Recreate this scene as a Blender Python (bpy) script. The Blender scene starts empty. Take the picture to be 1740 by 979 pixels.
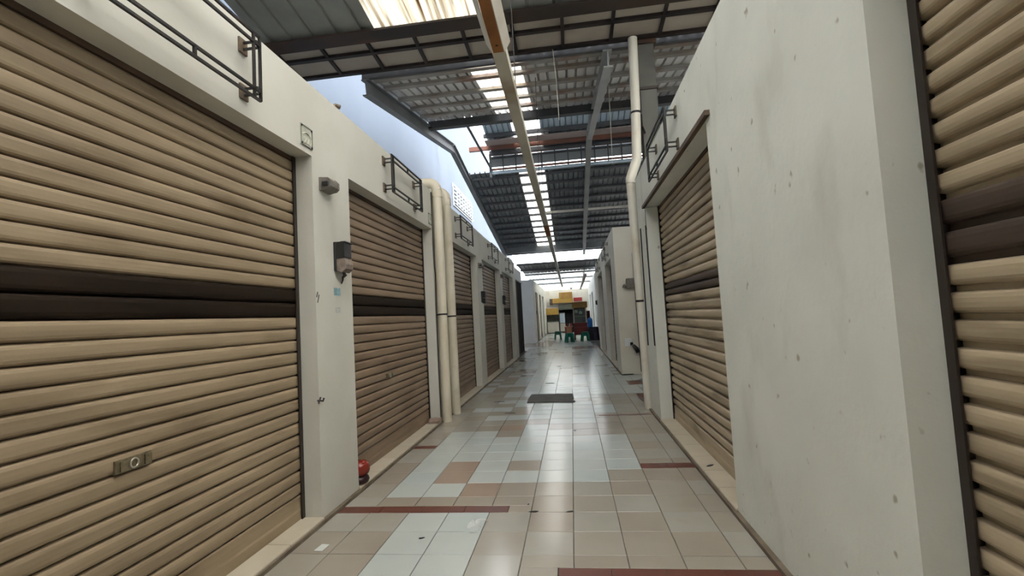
import bpy, bmesh, math, random
from mathutils import Vector, Matrix
random.seed(7)
scene = bpy.context.scene
C = scene.collection

# ------------------------------------------------------------------ camera, world, exposure
cam_data = bpy.data.cameras.new('camera')
cam = bpy.data.objects.new('camera', cam_data); C.objects.link(cam)
cam_data.sensor_fit = 'HORIZONTAL'; cam_data.sensor_width = 36.0
cam_data.lens = 801.02 / 1740 * 36.0
cam_data.clip_end = 300
YAW, PITCH, ROLL = 0.122614, 0.061566, -0.055859
_f = Vector((-math.sin(YAW)*math.cos(PITCH), math.cos(YAW)*math.cos(PITCH), math.sin(PITCH)))
_r = Vector((math.cos(YAW), math.sin(YAW), 0)); _u = _r.cross(_f)
_r2 = _r*math.cos(ROLL) + _u*math.sin(ROLL); _u2 = _u*math.cos(ROLL) - _r*math.sin(ROLL)
M = Matrix((( _r2.x, _u2.x, -_f.x), (_r2.y, _u2.y, -_f.y), (_r2.z, _u2.z, -_f.z))).to_4x4()
M.translation = Vector((0.0751, -2.8187, 1.3876))
cam.matrix_world = M
scene.camera = cam

world = bpy.data.worlds.new('overcast_sky'); scene.world = world
world.use_nodes = True
bg = world.node_tree.nodes['Background']
bg.inputs['Color'].default_value = (0.955, 0.975, 1.0, 1)
bg.inputs['Strength'].default_value = 2.6
vs = scene.view_settings
vs.view_transform = 'Standard'; vs.look = 'None'; vs.gamma = 1.0; vs.use_curve_mapping = False
vs.exposure = 1.76

# ------------------------------------------------------------------ materials
def mat(name, c1, c2=None, rough=.6, metal=0, scale=3.0, stretch=(1, 1, 1), lo=.35, hi=.65, bump=0, bscale=40,
        stain=None, sscale=1.2, slo=.58, shi=.75, sstretch=(1, 1, 1), spec=.5, speck=None):
    m = bpy.data.materials.new(name); m.use_nodes = True
    nt = m.node_tree; N = nt.nodes; L = nt.links
    b = N['Principled BSDF']
    b.inputs['Roughness'].default_value = rough; b.inputs['Metallic'].default_value = metal
    b.inputs['Specular IOR Level'].default_value = spec
    c1 = (*c1, 1)
    b.inputs['Base Color'].default_value = c1
    if c2 is None and stain is None and not bump: return m
    g = N.new('ShaderNodeNewGeometry')
    def noise(sc, st, det=4):
        mp = N.new('ShaderNodeMapping'); mp.inputs['Scale'].default_value = st
        L.new(g.outputs['Position'], mp.inputs['Vector'])
        n = N.new('ShaderNodeTexNoise'); n.inputs['Scale'].default_value = sc; n.inputs['Detail'].default_value = det
        L.new(mp.outputs['Vector'], n.inputs['Vector'])
        return n.outputs['Fac']
    def remap(fac, a, z):
        r = N.new('ShaderNodeMapRange'); r.inputs['From Min'].default_value = a; r.inputs['From Max'].default_value = z
        L.new(fac, r.inputs['Value']); return r.outputs['Result']
    def mix(fac, A, B):
        x = N.new('ShaderNodeMix'); x.data_type = 'RGBA'
        L.new(fac, x.inputs['Factor'])
        for v, i in ((A, 6), (B, 7)):
            if isinstance(v, tuple): x.inputs[i].default_value = v
            else: L.new(v, x.inputs[i])
        return x.outputs[2]
    col = c1
    if c2 is not None: col = mix(remap(noise(scale, stretch), lo, hi), c1, (*c2, 1))
    if stain is not None: col = mix(remap(noise(sscale, sstretch, 6), slo, shi), col, (*stain, 1))
    if speck is not None: col = mix(remap(noise(13, (1, 1, .8), 2), .70, .76), col, (*speck, 1))
    if not isinstance(col, tuple): L.new(col, b.inputs['Base Color'])
    if bump:
        bp = N.new('ShaderNodeBump'); bp.inputs['Strength'].default_value = bump; bp.inputs['Distance'].default_value = .01
        L.new(noise(bscale, (1, 1, 1)), bp.inputs['Height']); L.new(bp.outputs['Normal'], b.inputs['Normal'])
    return m

def translucent(name, col, c2, tr=.75, scale=2.0, stretch=(1, 1, 1), lo=.5, hi=.75):
    m = bpy.data.materials.new(name); m.use_nodes = True
    nt = m.node_tree; N = nt.nodes; L = nt.links
    N.remove(N['Principled BSDF'])
    out = N['Material Output']
    g = N.new('ShaderNodeNewGeometry'); mp = N.new('ShaderNodeMapping'); mp.inputs['Scale'].default_value = stretch
    L.new(g.outputs['Position'], mp.inputs['Vector'])
    n = N.new('ShaderNodeTexNoise'); n.inputs['Scale'].default_value = scale; n.inputs['Detail'].default_value = 4
    L.new(mp.outputs['Vector'], n.inputs['Vector'])
    r = N.new('ShaderNodeMapRange'); r.inputs['From Min'].default_value = lo; r.inputs['From Max'].default_value = hi
    L.new(n.outputs['Fac'], r.inputs['Value'])
    x = N.new('ShaderNodeMix'); x.data_type = 'RGBA'; x.inputs[6].default_value = (*col, 1); x.inputs[7].default_value = (*c2, 1)
    L.new(r.outputs['Result'], x.inputs['Factor'])
    t = N.new('ShaderNodeBsdfTranslucent'); d = N.new('ShaderNodeBsdfDiffuse'); s = N.new('ShaderNodeMixShader')
    L.new(x.outputs[2], t.inputs['Color']); L.new(x.outputs[2], d.inputs['Color'])
    s.inputs[0].default_value = 1 - tr
    L.new(t.outputs[0], s.inputs[1]); L.new(d.outputs[0], s.inputs[2]); L.new(s.outputs[0], out.inputs['Surface'])
    return m

MT = {}
MT['plaster'] = mat('plaster_offwhite', (.605, .598, .535), (.55, .54, .475), rough=.75, scale=1.6, bump=.12, bscale=35,
                    stain=(.42, .40, .335), sscale=1.1, slo=.60, shi=.80, sstretch=(1, 1, .5))
MT['plaster_right'] = mat('plaster_grey_white', (.745, .765, .71), (.68, .70, .645), rough=.7, scale=1.8, bump=.15, bscale=30,
                    speck=(.40, .38, .31), stain=(.58, .585, .52), sscale=2.2, slo=.60, shi=.82, sstretch=(1.4, 1.4, .7))
MT['plaster_old'] = mat('plaster_yellowed', (.74, .71, .63), (.67, .63, .53), rough=.75, scale=1.3, bump=.12,
                    stain=(.48, .40, .28), sscale=1.5, slo=.58, shi=.8, sstretch=(1, 1, .4))
MT['plaster_white'] = mat('plaster_clean_white', (.78, .80, .80), (.72, .74, .74), rough=.75, scale=1.5)
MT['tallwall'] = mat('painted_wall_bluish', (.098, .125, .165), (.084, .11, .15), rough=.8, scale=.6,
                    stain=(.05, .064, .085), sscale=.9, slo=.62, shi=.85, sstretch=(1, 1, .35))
MT['shutter'] = mat('shutter_tan_metal', (.36, .28, .182), (.265, .203, .13), rough=.48, scale=5, stretch=(1, .25, 3), bump=.04, bscale=60,
                    stain=(.16, .115, .065), sscale=2.5, slo=.55, shi=.80, sstretch=(1, .5, 1.4), spec=.4)
MT['shutter_far'] = mat('shutter_brown_metal', (.285, .205, .137), (.205, .145, .095), rough=.5, scale=5, stretch=(1, .3, 3),
                    stain=(.14, .09, .06), sscale=2.5, slo=.55, shi=.8, sstretch=(1, .5, 1.4), spec=.4)
MT['shutter_right'] = mat('shutter_sand_metal', (.47, .385, .265), (.36, .29, .195), rough=.5, scale=5, stretch=(1, .25, 3), bump=.04,
                    stain=(.15, .11, .06), sscale=3.2, slo=.52, shi=.74, sstretch=(1, .35, 2), spec=.4)
MT['band'] = mat('shutter_dark_brown', (.012, .0075, .0045), (.020, .013, .008), rough=.7, scale=4, stretch=(1, .3, 2), spec=.15)
MT['band_r'] = mat('shutter_umber', (.050, .036, .028), (.085, .062, .048), rough=.6, scale=4, stretch=(1, .3, 2), spec=.25)
MT['guide'] = mat('guide_channel_dark', (.03, .022, .016), rough=.6)
MT['head'] = mat('shutter_hood_brown', (.11, .07, .045), (.07, .045, .03), rough=.6, scale=3)
MT['brass'] = mat('lock_plate_metal', (.30, .26, .17), (.16, .13, .08), rough=.4, metal=.6, scale=30)
MT['zinc'] = mat('key_ring_metal', (.55, .52, .45), rough=.3, metal=.8)
MT['kerb_dark'] = mat('kerb_concrete_dark', (.13, .10, .07), (.20, .165, .12), rough=.9, scale=6, bump=.3)
MT['kerb_tile'] = mat('threshold_cream_tile', (.56, .505, .40), (.50, .445, .345), rough=.4, scale=4)
MT['grout'] = mat('grout_dark', (.07, .06, .05), (.11, .095, .08), rough=.95, scale=8)
def tile_mat(n, a, b, st=(.32, .27, .22), slo=.62, rough=.17): return mat(n, a, b, rough=rough, scale=2.2, stain=st, sscale=3.2, slo=slo, shi=.9, spec=.5, bump=.015, bscale=9)
MT['beige'] = [tile_mat('floor_tile_beige_a', (0.331, 0.295, 0.246), (0.301, 0.265, 0.219)), tile_mat('floor_tile_beige_b', (0.344, 0.317, 0.271), (0.318, 0.291, 0.245)),
               tile_mat('floor_tile_beige_c', (0.358, 0.343, 0.301), (0.329, 0.314, 0.273))]
MT['pink'] = [tile_mat('floor_tile_pink', (0.335, 0.255, 0.199), (0.299, 0.224, 0.173))]
MT['white'] = [tile_mat('floor_tile_white_a', (0.477, 0.516, 0.495), (0.444, 0.482, 0.461), (.42, .42, .38), .66),
               tile_mat('floor_tile_white_b', (0.457, 0.513, 0.502), (0.430, 0.482, 0.468), (.40, .41, .38), .66)]
MT['red'] = [tile_mat('floor_tile_oxide_red', (.105, .034, .024), (.13, .044, .031), (.065, .026, .02), rough=.4)]
MT['iron'] = mat('frame_black_iron', (.012, .011, .010), (.05, .03, .02), rough=.55, scale=20, lo=.55, hi=.8)
MT['mount'] = mat('wall_plate_rusty', (.10, .085, .065), (.15, .10, .06), rough=.7, scale=30)
MT['pvc'] = mat('pvc_cream', (.70, .65, .53), (.62, .56, .43), rough=.4, scale=2, stain=(.36, .28, .18), sscale=2.2, slo=.6, shi=.85)
MT['pvc_w'] = mat('pvc_offwhite', (.72, .70, .61), (.66, .62, .52), rough=.4, scale=2, stain=(.42, .33, .20), sscale=2.0, slo=.6, shi=.85)
MT['black'] = mat('black_plastic', (.012, .012, .012), rough=.45)
MT['cable'] = mat('cable_black', (.01, .01, .01), rough=.6)
MT['steel_dk'] = mat('steel_dark_brown', (.022, .015, .011), (.05, .026, .015), rough=.6, scale=1.5, stain=(.20, .09, .045), sscale=.9, slo=.58, shi=.75, sstretch=(.5, 1, 1))
MT['steel_rail'] = mat('steel_near_black', (.012, .010, .012), (.03, .02, .016), rough=.6, scale=3)
MT['soffit'] = mat('soffit_panel_grey', (.46, .42, .36), (.38, .34, .29), rough=.8, scale=1.5)
MT['sheet_near'] = mat('roof_sheet_dark_grey', (.30, .315, .285), (.25, .26, .24), rough=.5, scale=2)
MT['sheet_a'] = mat('roof_sheet_weathered', (.74, .74, .72), (.62, .60, .57), rough=.55, scale=1.2, stain=(.34, .25, .18), sscale=1.1, slo=.58, shi=.80)
MT['sheet_b'] = mat('roof_sheet_slate', (.25, .275, .285), (.20, .215, .225), rough=.5, scale=1.4)
MT['sheet_c'] = mat('sheet_sky_light_blue', (.50, .60, .68), (.42, .52, .60), rough=.5, scale=1.4)  # light blue puts the sky light on the monitor underside into the colour
MT['purlin_rust'] = mat('purlin_rusty', (.42, .42, .40), (.30, .26, .22), rough=.7, scale=1.2, stain=(.25, .12, .075), sscale=1.4, slo=.53, shi=.70)
MT['purlin_dk'] = mat('purlin_dark_steel', (.055, .06, .068), (.08, .08, .085), rough=.6, scale=2)
MT['rafter'] = mat('rafter_grey_paint', (.20, .215, .225), (.15, .16, .165), rough=.6, scale=1.5)
MT['rafter_lt'] = mat('rafter_light_grey', (.40, .41, .40), (.33, .335, .32), rough=.6, scale=1.5)
MT['redbeam'] = mat('beam_red_oxide', (.22, .085, .055), (.16, .075, .055), rough=.7, scale=1.5)
MT['board'] = mat('board_pinkish', (.44, .36, .33), (.38, .31, .28), rough=.7, scale=1.5)
MT['column'] = mat('column_grey_green', (.13, .13, .11), (.09, .085, .07), rough=.6, scale=2)
MT['trunk'] = mat('trunking_cream_grey', (.60, .58, .50), (.52, .50, .42), rough=.55, scale=1.5, stain=(.30, .22, .14), sscale=1.0, slo=.62, shi=.75)
MT['white_metal'] = mat('fitting_white_enamel', (.66, .62, .54), (.55, .50, .42), rough=.5, scale=3)
MT['rust'] = mat('rusted_steel', (.36, .155, .05), (.25, .10, .035), rough=.8, scale=4, stain=(.44, .24, .10), sscale=2, slo=.55, shi=.8)
MT['skylight'] = translucent('skylight_sheet_white', (.95, .93, .90), (.80, .66, .45), .8, 1.3, (1, 1, 1), .62, .85)
MT['skylight_old'] = translucent('skylight_sheet_aged', (.90, .87, .78), (.20, .12, .05), .6, 1.0, (11, .35, 1), .52, .72)
MT['skylight_far'] = translucent('skylight_sheet_far', (.76, .77, .76), (.66, .67, .66), .75, .6)
MT['ground'] = mat('ground_earth', (.30, .27, .23), (.24, .22, .19), rough=.95, scale=.6)
MT['slab'] = mat('concrete_slab', (.36, .35, .33), (.28, .27, .25), rough=.9, scale=1.2)
MT['green'] = mat('stool_green_plastic', (.0, .17, .10), (.0, .13, .08), rough=.4, scale=6)
MT['blue'] = mat('jug_blue_plastic', (.025, .17, .56), (.02, .13, .45), rough=.25, scale=6)
MT['yellow'] = mat('sign_yellow', (.42, .255, .045), (.36, .19, .035), rough=.6, scale=5, lo=.45, hi=.7)
MT['yellow_dk'] = mat('sign_ochre', (.36, .21, .04), (.28, .14, .03), rough=.6, scale=5)
MT['orange'] = mat('table_orange_wood', (.46, .21, .09), (.38, .16, .07), rough=.5, scale=5)
MT['redp'] = mat('stall_red_paint', (.22, .02, .015), (.16, .015, .012), rough=.5, scale=4)
MT['reds'] = mat('sign_red', (.30, .02, .02), rough=.6)
MT['cream'] = mat('stall_cream_panel', (.50, .46, .38), (.44, .40, .33), rough=.6, scale=3)
MT['painted_dark'] = mat('painted_interior_dark', (.012, .011, .012), rough=.9)  # near-black; puts the shade of recesses and openings into the colour
MT['awning'] = mat('awning_grey_green', (.10, .11, .08), (.07, .07, .055), rough=.8, scale=5)
MT['navy'] = mat('cloth_navy', (.015, .018, .04), (.05, .03, .035), rough=.9, scale=8)
MT['maroon'] = mat('cloth_maroon', (.05, .006, .008), rough=.9)
MT['hel_red'] = mat('red_glossy_plastic', (.24, .02, .010), (.18, .015, .008), rough=.22, scale=5)
MT['hel_dk'] = mat('dark_maroon_plastic', (.03, .005, .007), rough=.4)
MT['mat'] = mat('rubber_mat_grey', (.085, .08, .07), (.06, .057, .05), rough=.7, scale=6, bump=.4, bscale=120)
MT['brick'] = mat('broken_tile_pink', (.40, .31, .26), (.32, .24, .20), rough=.8, scale=20)
MT['paper'] = mat('paper_white', (.54, .56, .53), rough=.8)
MT['sticker'] = mat('sticker_blue', (.13, .30, .36), (.30, .42, .44), rough=.5, scale=60)
MT['sticker2'] = mat('sticker_faded', (.52, .53, .49), (.36, .38, .36), rough=.6, scale=50)
MT['ink'] = mat('ink_black', (.02, .02, .02), rough=.8)
MT['plate'] = mat('number_plate_pale', (.50, .50, .42), (.42, .43, .35), rough=.5, scale=20)
MT['plate_ink'] = mat('number_plate_ink', (.16, .18, .14), rough=.6)
MT['plate_lt'] = mat('number_plate_light', (.62, .62, .52), rough=.5)
MT['lampbox'] = mat('bulkhead_lamp_grey', (.135, .12, .105), (.20, .18, .155), rough=.6, scale=30)
MT['dust'] = mat('dusty_plastic', (.17, .13, .105), (.26, .21, .175), rough=.6, scale=25)
def glass_mat():
    m = bpy.data.materials.new('stall_glass'); m.use_nodes = True
    b = m.node_tree.nodes['Principled BSDF']
    b.inputs['Base Color'].default_value = (.75, .85, .8, 1); b.inputs['Roughness'].default_value = .05
    b.inputs['Transmission Weight'].default_value = .9; b.inputs['IOR'].default_value = 1.1
    return m
MT['glass'] = glass_mat()
def bag_mat():
    m = bpy.data.materials.new('clear_plastic_film'); m.use_nodes = True
    b = m.node_tree.nodes['Principled BSDF']
    b.inputs['Base Color'].default_value = (.95, .96, .95, 1); b.inputs['Roughness'].default_value = .12
    b.inputs['Alpha'].default_value = .22
    return m
MT['film'] = bag_mat()

# ------------------------------------------------------------------ mesh helpers
class MB:
    def __init__(s): s.v = []; s.f = []; s.mi = []; s.smooth = []
    def add(s, vs, fs, mi=0, smooth=False):
        o = len(s.v); s.v += [tuple(p) for p in vs]
        for f in fs: s.f.append(tuple(i+o for i in f)); s.mi.append(mi); s.smooth.append(smooth)
        return s
    def box(s, x0, x1, y0, y1, z0, z1, mi=0):
        v = [(x, y, z) for z in (z0, z1) for y in (y0, y1) for x in (x0, x1)]
        return s.add(v, [(0, 2, 3, 1), (4, 5, 7, 6), (0, 1, 5, 4), (2, 6, 7, 3), (0, 4, 6, 2), (1, 3, 7, 5)], mi)
    def cbox(s, x0, x1, y0, y1, z0, z1, c=.01, mi=0):
        """box with all vertical and top edges chamfered"""
        def ring(i, z): return [(x0+i+c, y0+i, z), (x1-i-c, y0+i, z), (x1-i, y0+i+c, z), (x1-i, y1-i-c, z), (x1-i-c, y1-i, z), (x0+i+c, y1-i, z), (x0+i, y1-i-c, z), (x0+i, y0+i+c, z)]
        R = [ring(0, z0), ring(0, z1-c), ring(c*.7, z1)]
        v = sum(R, []); f = [tuple(range(7, -1, -1)), tuple(range(16, 24))]
        for k in range(2):
            for j in range(8): f.append((k*8+j, k*8+(j+1) % 8, k*8+8+(j+1) % 8, k*8+8+j))
        return s.add(v, f, mi)
    def beam(s, a, b, w, h, up=(0, 0, 1), mi=0):
        """box of width w and height h from point a to point b"""
        a = Vector(a); b = Vector(b); d = (b-a).normalized(); up = Vector(up)
        sd = d.cross(up)
        if sd.length < 1e-4: sd = d.cross(Vector((1, 0, 0)))
        sd.normalize(); u = sd.cross(d)
        v = [p + sd*(i*w/2) + u*(j*h/2) for p in (a, b) for i, j in ((-1, -1), (1, -1), (1, 1), (-1, 1))]
        return s.add(v, [(3, 2, 1, 0), (4, 5, 6, 7), (0, 1, 5, 4), (1, 2, 6, 5), (2, 3, 7, 6), (3, 0, 4, 7)], mi)
    def ibeam(s, a, b, w, h, t=.02):
        a = Vector(a); b = Vector(b); d = (b-a).normalized(); sd = d.cross(Vector((0, 0, 1))).normalized(); u = sd.cross(d)
        s.beam(a+u*(h/2-t/2), b+u*(h/2-t/2), w, t); s.beam(a-u*(h/2-t/2), b-u*(h/2-t/2), w, t); s.beam(a, b, t, h-2*t)
        return s
    def tube(s, pts, r, n=10, caps=True, mi=0):
        pts = [Vector(p) for p in pts]; rings = []
        ref = Vector((0, 0, 1))
        prev = None
        for i, p in enumerate(pts):
            d = (pts[min(i+1, len(pts)-1)] - pts[max(i-1, 0)]).normalized()
            if prev is None:
                a = d.cross(ref if abs(d.dot(ref)) < .95 else Vector((1, 0, 0))).normalized()
            else:
                a = (prev - d*prev.dot(d)).normalized()
            prev = a; bb = d.cross(a)
            rr = r[i] if isinstance(r, (list, tuple)) else r
            rings.append([p + (a*math.cos(t)+bb*math.sin(t))*rr for t in (2*math.pi*k/n for k in range(n))])
        v = sum(rings, []); f = []
        for k in range(len(rings)-1):
            for j in range(n): f.append((k*n+j, k*n+(j+1) % n, (k+1)*n+(j+1) % n, (k+1)*n+j))
        s.add(v, f, mi, True)
        if caps: s.add(rings[0], [tuple(range(n-1, -1, -1))], mi); s.add(rings[-1], [tuple(range(n))], mi)
        return s
    def lathe(s, prof, n=16, at=(0, 0, 0), mi=0):
        rings = [[(at[0]+r*math.cos(2*math.pi*k/n), at[1]+r*math.sin(2*math.pi*k/n), at[2]+z) for k in range(n)] for r, z in prof]
        v = sum(rings, []); f = []
        for k in range(len(rings)-1):
            for j in range(n): f.append((k*n+j, k*n+(j+1) % n, (k+1)*n+(j+1) % n, (k+1)*n+j))
        s.add(v, f, mi, True)
        s.add(rings[0], [tuple(range(n-1, -1, -1))], mi); s.add(rings[-1], [tuple(range(n))], mi)
        return s
    def prism(s, prof, axis, a, b, mi=0, smooth=False):
        """closed 2-D profile extruded along axis ('x' -> (p,q)=(y,z), 'y' -> (x,z), 'z' -> (x,y))"""
        def P(p, t): return {'x': (t, p[0], p[1]), 'y': (p[0], t, p[1]), 'z': (p[0], p[1], t)}[axis]
        n = len(prof); v = [P(p, a) for p in prof] + [P(p, b) for p in prof]
        f = [(i, (i+1) % n, n+(i+1) % n, n+i) for i in range(n)]
        s.add(v, f, mi, smooth); s.add(v[:n], [tuple(range(n-1, -1, -1))], mi); s.add(v[n:], [tuple(range(n))], mi)
        return s
    def mesh(s, name, mats):
        me = bpy.data.meshes.new(name); me.from_pydata(s.v, [], s.f)
        for m in (mats if isinstance(mats, list) else [mats]): me.materials.append(m)
        me.polygons.foreach_set('material_index', s.mi); me.polygons.foreach_set('use_smooth', s.smooth)
        bm = bmesh.new(); bm.from_mesh(me); bmesh.ops.recalc_face_normals(bm, faces=bm.faces); bm.to_mesh(me); bm.free()
        me.update(); return me

def tag(o, label=None, cat=None, group=None, kind=None):
    for k, v in (('label', label), ('category', cat), ('group', group), ('kind', kind)):
        if v: o[k] = v
    return o
def link(name, me, parent=None, loc=None):
    o = bpy.data.objects.new(name, me); C.objects.link(o)
    if parent: o.parent = parent
    if loc: o.location = loc
    return o
def obj(name, mb, mats, parent=None): return link(name, mb.mesh(name, mats), parent)
def thing(name, label, cat, loc=(0, 0, 0), group=None):
    o = link(name, None, None, loc); o.empty_display_size = .1
    return tag(o, label, cat, group)
def struct(name, mb, mats, label=None, cat=None):
    return tag(obj(name, mb, mats), label, cat, None, 'structure')

# ================================================================== LARGE STRUCTURE
LX, RX = -1.79, 1.09            # corridor faces of the shop walls
LS, RS = -1.95, 1.265           # shutter planes
WT, LZ = 3.24, 2.68             # wall top, lintel underside

struct('ground', MB().box(-40, 40, -40, 70, -.3, -.06), MT['ground'], 'unseen earth ground added under the halls to stop light from below', 'ground')  # unseen plane, added to keep world light from coming up below

# --- floor: grout bed with single tiles
bed = MB().box(-4.2, 3.2, -16.9, 33.6, -.06, -.005)
floor = struct('floor', bed, MT['grout'], 'tiled corridor floor of white, beige and red tiles', 'floor')
T = .3; GAP = .0048
TH = .012
tile_cache = {}
def tile_mesh(w, d, m):
    key = (round(w, 3), round(d, 3), m.name)
    if key not in tile_cache:
        b = MB(); w2, d2, c = w/2-GAP/2, d/2-GAP/2, .0022
        def ring(i, z): return [(-w2+i, -d2+i, z), (w2-i, -d2+i, z), (w2-i, d2-i, z), (-w2+i, d2-i, z)]
        v = ring(0, -TH) + ring(0, -c) + ring(c, 0)
        f = [(3, 2, 1, 0), (8, 9, 10, 11)] + [(k*4+j, k*4+(j+1) % 4, k*4+4+(j+1) % 4, k*4+4+j) for k in range(2) for j in range(4)]
        b.add(v, f); tile_cache[key] = b.mesh('tile', m)
    return tile_cache[key]

WHITE = {-3: {-4, -3}, -2: {-4, -3}, -1: {-4, -3}, 0: {-4, -3}, 1: {-4, -3}, 3: {-5, -4}, 4: {-5, -3, -2, -1, 0}, 5: {-5, -3, -1, 0, 1},
         6: set(range(-5, 2)), 7: set(range(-5, 2)), 8: set(range(-5, 2)), 9: {-5, -4, -2, -1}, 10: {-2},
         11: {-1, 0}, 12: {-4, -3, -2, -1, 0}, 13: {-2, -1, 0, 1}, 14: {-5, -4, -2, -1, 0, 1}, 15: {-3, -2, -1, 0}, 16: {-4, -3, -1}, 17: {-2, -1, 0}}
PINK = {(-4, 4), (-4, 5), (-2, 5), (-3, 9), (-3, 10), (-3, 3), (-2, 3), (-3, 11), (-4, 10)}
rt = random.Random(3)
def tile_mat_for(c, r):
    if r in WHITE:
        if c in WHITE[r]: return MT['white'][rt.random() < .45]
        if (c, r) in PINK: return MT['pink'][0] if rt.random() < .6 else MT['beige'][0]
        return rt.choice(MT['beige'])
    if r < 3: return MT['beige'][rt.choice((0, 0, 1, 1, 2))]
    y = r*T
    if 15.6 < y < 17.2 and c >= 0: return MT['pink'][0]
    if 18.2 < y < 21.4 and c <= -4: return MT['pink'][0]
    if c > 3: return MT['white'][0] if rt.random() < .6 else MT['pink'][0]
    pw = .97 if -3 <= c <= 2 else (.6 if c == -4 else .3)
    if 18 <= r <= 25 and 0 <= c <= 3: pw = .95
    if r > 30: pw = max(pw, .75)
    return MT['white'][rt.random() < .3] if rt.random() < pw else rt.choice(MT['beige'])
pieces = []                                         # (x0, x1, y0, y1, material)
STRIPS = [(-1.757, -.468, .60, .72), (-.085, 1.058, -.27, -.135), (.6, 1.058, 1.512, 1.655), (-1.757, -1.5, 2.28, 2.4), (.36, 1.058, 3.69, 3.76), (-1.757, -.9, 8.06, 8.14), (1.06, 1.33, 6.33, 6.86), (1.06, 1.22, 4.6, 5.34)]
def add_piece(x0, x1, y0, y1, m):
    """put a tile in, cut around the red strips"""
    for (a, b, p, q) in STRIPS:
        if x0 < b-1e-4 and x1 > a+1e-4 and y0 < q-1e-4 and y1 > p+1e-4:
            for (u0, u1, w0, w1) in ((x0, x1, y0, max(y0, p)), (x0, x1, min(y1, q), y1), (x0, max(x0, a), max(y0, p), min(y1, q)), (min(x1, b), x1, max(y0, p), min(y1, q))):
                if u1-u0 > .012 and w1-w0 > .012: add_piece(u0, u1, w0, w1, m)
            return
    pieces.append((x0, x1, y0, y1, m))
for r in range(-40, 112):
    y0, y1 = r*T, r*T+T
    cl, ch = -6, 3
    alley_r = 13 <= r <= 25; alley_l = 53 <= r <= 70
    for c in range(-16 if alley_l else -6, 10 if alley_r else 4):
        x0, x1 = c*T, c*T+T
        m = tile_mat_for(c, r)
        lim_l = -4.18 if alley_l else -1.757
        lim_r = 3.1 if alley_r else 1.058
        x0, x1 = max(x0, lim_l), min(x1, lim_r)
        if x1-x0 > .02: add_piece(x0, x1, y0, y1, m)
for (a, b, p, q) in STRIPS:
    n = max(1, round((b-a)/.3)); w = (b-a)/n
    for k in range(n): pieces.append((a+k*w, a+k*w+w, p, q, MT['red'][0]))
near = [t for t in pieces if t[3] > -.62]
near.sort(key=lambda t: (t[2], t[0]))
single, rest = near[:300], near[300:] + [t for t in pieces if t[3] <= -.62]
for (x0, x1, y0, y1, m) in single:
    o = link('tile', tile_mesh(x1-x0, y1-y0, m), floor, ((x0+x1)/2, (y0+y1)/2, rt.uniform(-.0008, .0006)))
    o.rotation_euler = (rt.gauss(0, .0013), rt.gauss(0, .0013), 0)
far = MB(); mats = sum((MT[k] for k in ('beige', 'pink', 'white', 'red')), [])
for (x0, x1, y0, y1, m) in rest:
    g = GAP/2
    ax, ay = rt.gauss(0, .0012), rt.gauss(0, .0012)
    hz = lambda x, y: (x-(x0+x1)/2)*ax + (y-(y0+y1)/2)*ay
    q = [(x0+g, y0+g), (x1-g, y0+g), (x1-g, y1-g), (x0+g, y1-g)]
    far.add([(x, y, -TH) for x, y in q] + [(x, y, hz(x, y)) for x, y in q],
            [(4, 5, 6, 7), (0, 1, 5, 4), (1, 2, 6, 5), (2, 3, 7, 6), (3, 0, 4, 7)], mats.index(m))
fo = obj('tile', far, mats, floor); fo['kind'] = 'stuff'

# --- shop walls: piers and lintels round the openings
def shop_wall(name, x0, x1, ya, yb, openings, m, label, lz=LZ, top=WT):
    b = MB(); y = ya
    for (o0, o1) in openings:
        if o0 > y: b.box(x0, x1, y, o0, 0, lz)
        y = o1
    if y < yb: b.box(x0, x1, y, yb, 0, lz)
    b.box(x0, x1, ya, yb, lz, top)
    return struct(name, b, m, label, 'wall')
L_OPEN = [(-2.02, .453), (1.04, 3.51), (4.55, 6.64), (7.2, 9.72), (10.2, 12.6)]
R_OPEN = [(-3.7, -1.185), (.56, 3.27)]
shop_wall('wall_left', LX-.22, LX, -16.9, 13.35, L_OPEN, MT['plaster'], 'long off-white shop wall with a row of brown shutters')
shop_wall('wall_right', RX, RX+.22, -16.9, 3.98, R_OPEN, MT['plaster_right'], 'grey-white shop wall with a broad blank pier between shutters')
struct('wall_right_return', MB().box(RX+.22, 3.2, 3.78, 3.98, 0, WT).box(3.1, 3.3, 3.98, 7.72, 0, WT), MT['plaster_old'], 'side walls closing the short alley', 'wall')
shop_wall('wall_right_middle', 1.08, 1.30, 7.72, 15.6, [(8.72, 10.6), (12.1, 14.4)], MT['plaster_old'], 'yellowed shop wall beyond the alley with switch on its end')
struct('wall_right_middle_end', MB().box(1.30, 3.3, 7.72, 7.92, 0, WT), MT['plaster_old'], 'yellowed end wall facing the alley with grey box', 'wall')
shop_wall('wall_right_far', 1.42, 1.62, 17.2, 33.5, [(26.2, 28.4), (29.4, 31.6)], MT['plaster_white'], 'white shop wall beside the food stalls', top=3.5)
struct('wall_right_far_end', MB().box(1.62, 5, 17.2, 17.4, 0, WT), MT['plaster_white'], 'white end wall behind the middle shops', 'wall')
shop_wall('wall_left_far', -2.02, -1.82, 21.4, 33.5, [(22.6, 24.6), (25.6, 27.6), (28.6, 30.6)], MT['plaster_old'], 'shop wall with narrow doors beyond the white pier')
struct('wall_left_far_end', MB().box(-4.2, -1.82, 21.2, 21.4, 0, WT), MT['plaster_white'], 'bright white end wall beside the dark shop front', 'wall')
struct('wall_left_alley', MB().box(-4.2, -2.06, 15.75, 15.95, 0, WT).box(-2.9, -2.8, 13.35, 15.75, 0, WT), MT['painted_dark'], 'recess walls of the open shop, shade painted in near-black', 'wall')  # the recess's shade is put into the wall colour
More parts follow.
